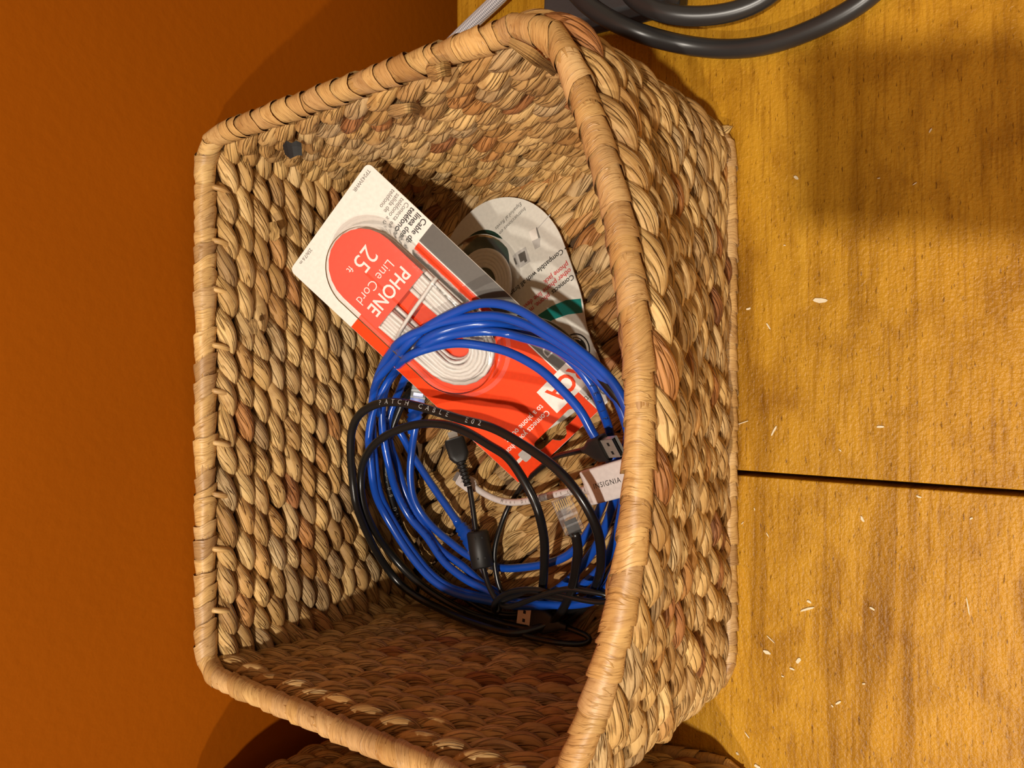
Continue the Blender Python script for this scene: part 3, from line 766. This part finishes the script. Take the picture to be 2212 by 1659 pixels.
# ---- blue network cable: one long coil with a booted plug at both ends
RB = .0029
B1, B2, B3, B4 = 0., .006, .011, .016
blue_pts = [  # plug one, down to the coil
    (900, 908, .034), (895, 935, .034), (889, 979, .036), (886, 1023, .036), (891, 1070, .034), (906, 1103, .030), (932, 1136, .026), (972, 1170, .023), (1012, 1200, .021), (1075, 1226, .020),
    (1145, 1224, .020), (1203, 1211, .020), (1239, 1190, .020), (1268, 1154, .022), (1296, 1100, .026), (1316, 1020, .032), (1318, 935, .040), (1303, 894, .046), (1290, 856, .052), (1272, 823, .056), (1240, 785, .060),
    (1185, 742, .060), (1120, 712, .060), (1060, 698, .06), (986, 707, .06), (914, 737, .06), (885, 794, .06), (860, 851, .05), (842, 892, .05), (838, 936, .048), (847, 975, .045), (858, 1000, .040), (874, 1060, .034), (900, 1112, .030), (950, 1186, .026), (1000, 1222, .023), (1044, 1262, .022), (1110, 1292, .022),
    (1185, 1283, .022), (1240, 1242, .024), (1288, 1180, .028), (1318, 1110, .034), (1342, 1010, .044), (1362, 905, .056), (1335, 866, .062), (1303, 832, .066), (1270, 798, .068), (1227, 769, .068), (1183, 745, .068), (1140, 733, .068), (1100, 722, .068),
    (1060, 715, .068), (972, 724, .068), (914, 748, .068), (862, 795, .066), (834, 835, .062), (825, 885, .062), (827, 936, .060), (833, 972, .056), (841, 1008, .052), (855, 1060, .044), (885, 1118, .036), (921, 1158, .032), (957, 1212, .030), (1000, 1248, .028), (1037, 1268, .027), (1100, 1300, .027),
    (1180, 1300, .027), (1250, 1270, .028), (1310, 1210, .030), (1340, 1120, .040), (1345, 1020, .050), (1285, 945, .056), (1259, 894, .060), (1232, 861, .063), (1205, 833, .066), (1173, 802, .068), (1140, 781, .070), (1100, 761, .072),
    (1060, 750, .074), (986, 741, .076), (928, 752, .076), (885, 768, .076), (852, 800, .074), (826, 843, .074), (808, 880, .074), (797, 936, .072), (799, 985, .068), (809, 1060, .058), (827, 1103, .052), (856, 1153, .046), (885, 1197, .042), (921, 1241, .038), (957, 1270, .035), (1000, 1287, .033), (1044, 1296, .032), (1120, 1309, .032),
    (1237, 1303, .030), (1300, 1280, .032), (1340, 1195, .042), (1364, 1080, .052), (1366, 970, .064), (1330, 855, .070), (1285, 800, .074), (1232, 756, .076), (1183, 726, .078), (1140, 702, .080), (1100, 688, .082),
    (1060, 681, .084), (986, 689, .084), (942, 702, .084), (870, 733, .084), (841, 766, .082), (821, 801, .080), (808, 844, .078), (803, 885, .074), (805, 936, .066), (808, 985, .062), (818, 1060, .053), (838, 1105, .047), (866, 1153, .042), (896, 1197, .038), (930, 1239, .035), (966, 1266, .032), (1008, 1281, .030), (1050, 1290, .029), (1120, 1302, .029),
    (1237, 1306, .036), (1300, 1285, .038), (1345, 1200, .049), (1372, 1080, .060), (1375, 960, .070), (1340, 850, .076), (1290, 790, .080), (1228, 739, .084), (1171, 701, .086), (1126, 671, .088), (1081, 656, .090),
    (1036, 655, .09), (1000, 667, .09), (950, 690, .09), (906, 718, .09), (877, 747, .088), (852, 778, .086), (822, 812, .082), (806, 850, .080), (822, 900, .060), (850, 915, .042), (870, 943, .036), (885, 972, .034), (907, 1008, .031), (936, 1052, .028), (968, 1098, .026), (990, 1130, .025)]
bc = empty('network_cable', at(1060, 1000, .012), 'coiled blue network cable with clear plugs and blue boots inside the basket', 'cable')
BPATH = cable_path(blue_pts, RB)
cable(bc, 'cable', BPATH, RB, MAT['blue'])
pt, pp = at(901, 868, .036), at(909, 818, .038)
rj45(bc, pt, pt + (pp - pt).normalized() * .0215, boot=MAT['blue'])
pt2 = BPATH[-1]; dr = (at(1025, 1180, .026) - pt2).normalized()
rj45(bc, pt2 + dr * .0225, pt2 + dr * .044, roll=.6, boot=MAT['blue'])
k = nearest(BPATH, 1276, 829, 100, 400)
path_text(bc, 'jacket_print', 'VERIFIED', BPATH, nearest(BPATH, 1278, 832, 0, 330), .0040, MAT['print_dark'], RB, rev=True)
path_text(bc, 'jacket_print', '24AWG 4PR UTP', BPATH, nearest(BPATH, 862, 1075, 300, 900), .0036, MAT['print_dark'], RB, tilt=.8)

# ---- black patch cable
RK = .0029
black_pts = [  # clear plug end
    (1242, 1148, .084), (1249, 1185, .079), (1245, 1219, .068), (1239, 1256, .052), (1225, 1300, .040), (1190, 1345, .030), (1120, 1368, .028),
    (1060, 1358, .028), (1000, 1338, .030), (940, 1310, .034), (906, 1292, .036), (870, 1267, .040), (841, 1234, .046), (812, 1190, .054), (788, 1140, .064), (769, 1089, .074), (762, 1040, .082), (757, 979, .090), (760, 929, .095), (776, 895, .098), (805, 876, .098),
    (841, 868, .098), (885, 873, .096), (943, 889, .092), (1000, 907, .090), (1064, 924, .088), (1143, 969, .086), (1206, 1016, .086), (1254, 1073, .084), (1290, 1143, .076), (1299, 1215, .060), (1286, 1269, .040), (1262, 1310, .030),
    (1215, 1350, .024), (1140, 1358, .024), (1060, 1340, .026), (1000, 1318, .028), (935, 1281, .032), (892, 1248, .036), (863, 1219, .040), (834, 1183, .046), (805, 1140, .054), (786, 1096, .062), (779, 1050, .070), (782, 1008, .076), (796, 975, .080), (820, 950, .082),
    (849, 933, .082), (885, 920, .082), (928, 914, .081), (972, 919, .080), (1015, 936, .080), (1060, 964, .079), (1098, 988, .079), (1134, 1042, .077), (1160, 1095, .073), (1175, 1159, .064), (1176, 1210, .054), (1173, 1262, .040), (1162, 1305, .026), (1120, 1330, .022),
    (1050, 1318, .022), (980, 1272, .022), (935, 1231, .022), (906, 1205, .023), (870, 1147, .026), (856, 1110, .029), (842, 1060, .034), (834, 1000, .040), (846, 930, .046), (875, 860, .044), (905, 830, .028), (935, 815, .024)]
bk = empty('patch_cable', at(1060, 1100, .012), 'black patch cable with white printing and a clear plug, looped over the blue coil', 'cable')
KP = cable_path(black_pts, RK)
cable(bk, 'cable', KP, RK, MAT['black'])
pt = at(1242, 1149, .084); pp = at(1217, 1090, .086)
rj45(bk, pt, pt + (pp - pt).normalized() * .0215)
path_text(bk, 'jacket_print', 'PATCH CABLE  E02', KP, nearest(KP, 826, 868, 60, 400), .0044, MAT['print_white'], RK, tilt=.15)
path_text(bk, 'jacket_print', 'AWM 2835 24AWG 60°C 30V', KP, nearest(KP, 928, 1268, 330, 900), .0042, MAT['inkgrey'], RK)
# far strand of the black cable passing behind the blue coil, and its other plug
side = [(1120, 690, .070), (1185, 702, .074), (1250, 757, .074), (1312, 832, .072), (1352, 886, .068), (1385, 980, .06), (1375, 1100, .04), (1330, 1220, .03), (1262, 1310, .024)]
cable(bk, 'cable', cable_path(side, RK), RK, MAT['black'])
pt = at(884, 842, .030); pp = at(895, 800, .030)
rj45(bk, pt, pt + (pp - pt).normalized() * .0215)

# ---- thin usb lead with ferrite
RU = .0019
ub = empty('usb_cable', at(1060, 1150, .012), 'thin black usb lead with a ferrite barrel and ribbed connector', 'cable')
usb_pts = [(1014, 1050, .036), (1018, 1075, .036), (1022, 1100, .036), (1027, 1140, .036), (1036, 1185, .036), (1044, 1227, .035), (1056, 1268, .035), (1068, 1290, .036), (1085, 1318, .036), (1070, 1330, .038), (1062, 1318, .040), (1066, 1303, .042), (1080, 1288, .044), (1109, 1277, .046), (1145, 1273, .047), (1178, 1276, .047),
           (1225, 1288, .046), (1275, 1299, .044), (1320, 1300, .042), (1325, 1285, .044), (1300, 1282, .046), (1268, 1277, .048), (1232, 1271, .050), (1196, 1278, .051), (1159, 1290, .050), (1116, 1307, .046), (1090, 1312, .042), (1078, 1303, .039), (1109, 1288, .038), (1152, 1285, .038), (1203, 1293, .037), (1260, 1303, .034), (1230, 1322, .028), (1150, 1318, .026), (1095, 1292, .026),
           (1080, 1277, .027), (1072, 1240, .028), (1067, 1205, .028), (1070, 1176, .027), (1077, 1150, .025), (1087, 1121, .022), (1098, 1094, .020), (1116, 1068, .020), (1134, 1041, .021), (1163, 1015, .024), (1199, 988, .030), (1230, 979, .038), (1262, 972, .046)]
UP_ = cable_path(usb_pts, RU)
cable(ub, 'cable', UP_, RU, MAT['black'], 10)
# ferrite barrel
fa, fb = at(1031, 1147, .036), at(1043, 1226, .036)
Mf = local(ub, axis_frame(fa, fb)); fl = (fb - fa).length
def barrel(u, v):
    prof = [(0, .0028), (0, .0068), (.05, .0078), (.5, .0080), (.95, .0078), (1, .0068), (1, .0028)]
    q = prof[min(6, int(round(u * 6)))]; g = 2 * PI * v; return (q[0] * fl, q[1] * math.cos(g), q[1] * math.sin(g)), (u, v)
fer = MB().grid(barrel, 6, 22, cyc=True).build('ferrite', MAT['rubber'], ub, Mf)
mb = MB()
for xx in (.004, .018):
    for yy in (-.0025, .0025): mb.box((xx, yy - .0005, .0068), (xx + .0012, yy + .0005, .0079))
mb.build('clasp_notches', MAT['hole'], fer, None, smooth=False)
# small connector head with ribbed relief
ha, hb = at(1010, 1045, .036), at(982, 952, .034)
Mh = local(ub, axis_frame(ha, hb)); hl = (hb - ha).length
prof = []
for k in range(7): prof += [(.001 + k * .0027, .0029 + .00012 * k), (.0022 + k * .0027, .0029 + .00012 * k), (.0023 + k * .0027, .0022), (.0034 + k * .0027, .0022)]
def rib(u, v):
    q = prof[min(len(prof) - 1, int(round(u * (len(prof) - 1))))]; g = 2 * PI * v; return (q[0] - .002, q[1] * math.cos(g), q[1] * math.sin(g)), (u, v)
MB().grid(rib, len(prof) - 1, 14, cyc=True).build('strain_relief', MAT['rubber'], ub, Mh)
hd = [(.0165, .0035, .0030), (.0180, .0052, .0038), (.0215, .0074, .0042), (.0330, .0074, .0042), (.0345, .0066, .0036)]
def head(u, v):
    q = hd[min(4, int(round(u * 4)))]; g = 2 * PI * v; ex = 6; c_, s_ = math.cos(g), math.sin(g); k_ = 1 / ((abs(c_) ** ex + abs(s_) ** ex) ** (1 / ex))
    return (q[0], q[1] * c_ * k_, q[2] * s_ * k_), (u, v)
mb = MB().grid(head, 4, 28, cyc=True); n0 = len(mb.v) - 28; mb.f.append(list(range(n0, n0 + 28))); mb.uv.append([(0, 0)] * 28)
mb.build('connector', MAT['rubber'], ub, Mh)
MB().box((.0345, -.0034, -.0009), (.0405, .0034, .0009)).build('tip', MAT['metal'], ub, Mh, False)

def usb_a(root, tail, tip, up):
    M = local(root, axis_frame(tail, tip, up))
    hd = [(0, .0022, .0020), (.004, .0026, .0024), (.010, .0052, .0034), (.0155, .0078, .0040), (.027, .0080, .0041), (.0275, .0076, .0038)]
    def head(u, v):
        q = hd[min(5, int(round(u * 5)))]; g = 2 * PI * v; ex = 7 if q[0] > .009 else 2.5; c_, s_ = math.cos(g), math.sin(g); k_ = 1 / ((abs(c_) ** ex + abs(s_) ** ex) ** (1 / ex))
        return (q[0], q[1] * c_ * k_, q[2] * s_ * k_), (u, v)
    mb = MB().grid(head, 5, 28, cyc=True); n0 = len(mb.v) - 28; mb.f.append(list(range(n0, n0 + 28))); mb.uv.append([(0, 0)] * 28)
    mb.build('connector', MAT['rubber'], root, M)
    x0, x1, w, h, t_ = .0274, .0394, .0060, .00225, .0003
    mb = MB()
    mb.box((x0, -w, h - t_), (x1, w, h)); mb.box((x0, -w, -h), (x1, w, -h + t_)); mb.box((x0, -w, -h), (x1, -w + t_, h)); mb.box((x0, w - t_, -h), (x1, w, h))
    msh = mb.build('metal_shell', MAT['metal'], root, M, False)
    mb = MB()
    for y in (-.0028, .0028): mb.box((x0 + .0052, y - .0011, h - .0001), (x0 + .0074, y + .0011, h + .0001))
    mb.build('shell_holes', MAT['hole'], msh, None, False)
    MB().box((x0, -w * .9, -h * .1), (x1 - .001, w * .9, h * .75)).build('tongue', MAT['hole'], msh, None, False)
ut = UP_[-1]; tipd = (at(1352, 962, .066) - ut).normalized()
usb_a(ub, ut - tipd * .001, ut + tipd * .038, Vector((-.25, -.35, .9)).normalized())

# ---- second usb lead lying in the shade by the left wall
u2 = empty('usb_cable', at(1180, 1350, .012), 'black usb lead with a bare metal plug, lying along the shaded left wall', 'cable')
q0, q1 = at(1225, 1356, .030), at(1100, 1320, .030)
usb_a(u2, q0, q1, Vector((.1, -.35, .9)).normalized())
P2 = cable_path([(1226, 1356, .030), (1255, 1367, .030), (1285, 1380, .028), (1265, 1392, .022), (1200, 1388, .022), (1130, 1372, .024), (1092, 1350, .028), (1075, 1335, .032)], RU)
cable(u2, 'cable', P2, RU, MAT['black'], 10)

# ---- white display adapter
AB = at(1262, 1060, .052)
f0 = at(1243, 1022, .056); f1 = at(1273, 1094, .054); f2 = at(1350, 989, .062)
AX = (f2 - f0).normalized(); AYt = (f0 - f1); AYt = (AYt - AX * AYt.dot(AX)); ah = AYt.length; AY = AYt.normalized(); AZ = AX.cross(AY)
ad = empty('display_adapter', frame(f1, AX, AY, AZ), 'white video adapter box with a short white lead and small plug', 'adapter')
aw = .041
b = MB().box((0, 0, -.0095), (aw, ah, 0)).build('housing', MAT['adapter'], ad, None, False); bevel(b, .0016, 3)
me = text('brand_print', 'INSIGNIA', .0045, MAT['ink'], b, .0082, ah * .43, .0001, rot=-.02, space=1.18)
RA = .0024
adp = [f1 + AX * .001 + AY * ah * .42 - AZ * .0048] + [place(u, v, h, RA) for u, v, h in ((1228, 1062, .046), (1178, 1073, .040), (1150, 1080, .036), (1119, 1085, .032), (1090, 1084, .030), (1061, 1074, .028), (1036, 1060, .027), (1022, 1049, .027))]
APATH = catmull(adp, .002); Ai = ad.matrix_world.inverted()
MB().tube([Ai @ p for p in APATH], RA, 12).build('lead', MAT['adapter'], ad)
i = nearest(APATH, 1178, 1073); MB().tube([Ai @ p for p in APATH[i - 2:i + 3]], RA * 1.04, 12).build('lead_band', MAT['greyband'], ad)
# printing on the lead
_O = ad.matrix_world.copy()
tmp = bpy.data.objects.new('t', None); tmp.matrix_world = Matrix.Identity(4)
pm = path_text(tmp, 'lead_print', 'Mini DisplayPort to HDMI', APATH, nearest(APATH, 1092, 1085), .0030, MAT['inkgrey'], RA, rev=True, lift=.0008)
pm.parent = ad; pm.matrix_local = Ai; bpy.data.objects.remove(tmp)
pa, pb = at(1026, 1053, .027), at(980, 1026, .026)
Mp = Ai @ axis_frame(pa, pb); hd2 = [(-.001, .0026, .0024), (.002, .0052, .0032), (.004, .0058, .0034), (.0150, .0050, .0033), (.0158, .0046, .0030)]
def head2(u, v):
    q = hd2[min(4, int(round(u * 4)))]; g = 2 * PI * v; ex = 5; c_, s_ = math.cos(g), math.sin(g); k_ = 1 / ((abs(c_) ** ex + abs(s_) ** ex) ** (1 / ex))
    return (q[0], q[1] * c_ * k_, q[2] * s_ * k_), (u, v)
mb = MB().grid(head2, 4, 28, cyc=True); n0 = len(mb.v) - 28; mb.f.append(list(range(n0, n0 + 28))); mb.uv.append([(0, 0)] * 28)
apl = mb.build('plug', MAT['adapter'], ad, Mp)
MB().box((.0158, -.0036, -.0018), (.0205, .0036, .0018)).build('plug_tip', MAT['greyband'], apl, None, False)
mb = MB(); mb.box((.0105, -.0022, .00335), (.0110, .0022, .00350)); mb.box((.0080, -.0018, .00335), (.0084, .0018, .00350)); mb.box((.0065, -.0018, .00335), (.0082, -.0014, .00350)); mb.box((.0065, .0014, .00335), (.0082, .0018, .00350))
mb.build('plug_symbol', MAT['inkgrey'], apl, None, False)

# ------------------------------------------------------------------ things beside the basket
hv = empty('coiled_power_cable', at(1560, 60, 0), 'thick glossy black cord coiled on the table beside the basket', 'cable')
RH = .0056
pts = [(1200, -70, .034), (1255, 0, .038), (1312, 40, .036), (1379, 71, .031), (1467, 95, .014), (1556, 106, .0065), (1645, 100, .0065), (1733, 73, .0065), (1822, 31, .0065), (1872, -2, .0065), (1925, -50, .0065), (1960, -130, .0065), (1950, -240, .0065), (1880, -330, .010), (1750, -370, .014), (1600, -350, .018), (1480, -270, .024), (1380, -150, .035), (1340, -60, .042)]
inner = [(1340, -60, .042), (1365, -5, .036), (1423, 26, .036), (1512, 36, .027), (1600, 22, .020), (1660, -6, .0165), (1720, -80, .0165), (1700, -180, .0170), (1600, -230, .024), (1480, -190, .035), (1440, -120, .040)]
HP = catmull([at(*p) for p in pts + inner[1:]], .004)
cable(hv, 'cord', HP, RH, MAT['thick'], 16)
dv = empty('power_adapter', Matrix.Translation((.300, .268, 0)) @ Matrix.Rotation(math.radians(-4), 4, 'Z'), 'dark grey box with a flat top, behind the coiled black cord', 'device')
o = MB().box((-.062, -.062, .0), (.062, .034, .026)).build('housing', MAT['device'], dv, None, False); bevel(o, .003, 3)
o = MB().box((-.0625, -.0625, .004), (.0625, .0345, .014)).build('side_band', MAT['devdark'], dv, None, False); bevel(o, .001, 2)
br = empty('braided_cable', at(1060, 20, 0), 'white and grey braided cable behind the basket corner', 'cable')
BP = catmull([at(u, v, h) for u, v, h in ((965, 105, .009), (1000, 70, .009), (1040, 32, .010), (1078, -4, .012), (1110, -40, .013), (1150, -110, .0075), (1180, -200, .0058))], .003)
cable(br, 'sleeve', BP, .0052, MAT['braid'], 16)

# ------------------------------------------------------------------ splinters on the table
CH_ = [(1772, 649, 30, 11, 5), (1720, 384, 12, 6, 40), (1617, 667, 10, 5, -20), (1660, 705, 16, 4, 60), (1620, 945, 0, 0, 0), (1672, 931, 24, 4, -63), (1902, 922, 15, 5, -5), (1815, 973, 7, 3, 40), (1985, 1073, 11, 4, 15), (1863, 1121, 13, 6, 65),
       (2098, 1120, 7, 4, -40), (1744, 1316, 32, 5, -25), (1748, 1300, 10, 6, 20), (1884, 1315, 11, 5, 25), (1665, 1381, 22, 2, 38), (1657, 1409, 17, 8, 15), (1725, 1427, 14, 9, -60), (1711, 1445, 11, 4, 5), (1691, 1461, 6, 3, 10), (1798, 1525, 6, 3, 40),
       (1811, 1518, 14, 4, -40), (1866, 1477, 7, 3, -20), (1614, 1588, 14, 3, 48), (1593, 1628, 7, 5, 30), (1636, 1656, 13, 8, 15), (1695, 530, 5, 2, 10), (1898, 385, 6, 2, 0), (2010, 282, 10, 3, -60), (1976, 397, 9, 2, -30), (1630, 1100, 6, 2, 80), (1604, 1130, 7, 2, -50), (2091, 1310, 38, 3, 82), (1570, 730, 9, 6, 30), (1658, 1155, 10, 2, 60)]
for k, (u, v, l, w, ang) in enumerate(CH_):
    if not l: continue
    c0 = at(u, v, .0004); sc = (c0 - CAM).dot(FW) / FPX
    rr = random.Random(k); L_, W_ = l * sc * 1.05, w * sc
    a = math.radians(ang); d = Vector((-math.sin(a), -math.cos(a), 0)); e = Vector((-d.y, d.x, 0))
    outline = [d * (L_ * x / 2) + e * (W_ * y / 2 * rr.uniform(.6, 1.2)) for x, y in ((-1, 0), (-.7, .8), (.1, 1), (.75, .7), (1, .1), (.7, -.8), (-.1, -1), (-.8, -.6))]
    mb = MB(); z1 = .0005
    mb.poly([p + Vector((0, 0, z1)) for p in outline]); n = 8; bb = len(mb.v)
    mb.v += [p.copy() for p in outline]; mb.r += [0] * n
    for i in range(n): mb.f.append([i, i + bb - 0 if False else bb + i, bb + (i + 1) % n, (i + 1) % n][::1]); mb.uv.append([(0, 0)] * 4)
    o = mb.build('splinter', MAT['chip'], None, None, False); o.location = (c0.x, c0.y, .0002)
    lab = 'tiny pale splinter of dry plant fibre lying on the golden wooden table'
    if l >= 28 and w >= 10: lab = 'largest oblong cream flake lying alone on the wooden table'
    elif l >= 20 and l / w > 6: lab = 'long thin straw-like sliver lying on the wooden table'
    elif l >= 20: lab = 'straight pale stick-like splinter lying on the wooden table'
    elif w >= 8: lab = 'broad ragged cream flake lying on the wooden table'
    tag(o, lab, 'splinter', 'splinters scattered on the table')
# loose hair-fine fibre by the basket foot
fp = catmull([at(u, v, .0012) for u, v in ((1563, 944), (1570, 930), (1580, 921), (1598, 915), (1616, 909))], .002)
o0 = fp[0].copy(); o = MB().tube([p - o0 + Vector((0, 0, .0)) for p in fp], .0003, 5).build('plant_fibre', MAT['chip'], None); o.location = o0
tag(o, 'thin curved pale fibre sticking out from the foot of the cable basket', 'fibre')

# ------------------------------------------------------------------ the phone taking the picture (behind the lens, casts the soft shadow)
ph = empty('smartphone', frame(CAM - FW * .014 + RT * .060 - UPV * .022, RT, UPV, -FW), 'black smartphone above the table, pointed down into the cable basket', 'phone')
o = MB().box((-.076, -.037, -.004), (.074, .037, .004)).build('body', MAT['devdark'], ph, None, False); bevel(o, .003, 3)
MB().box((-.073, -.034, .0040), (.071, .034, .0042)).build('screen', MAT['hole'], ph, None, False)
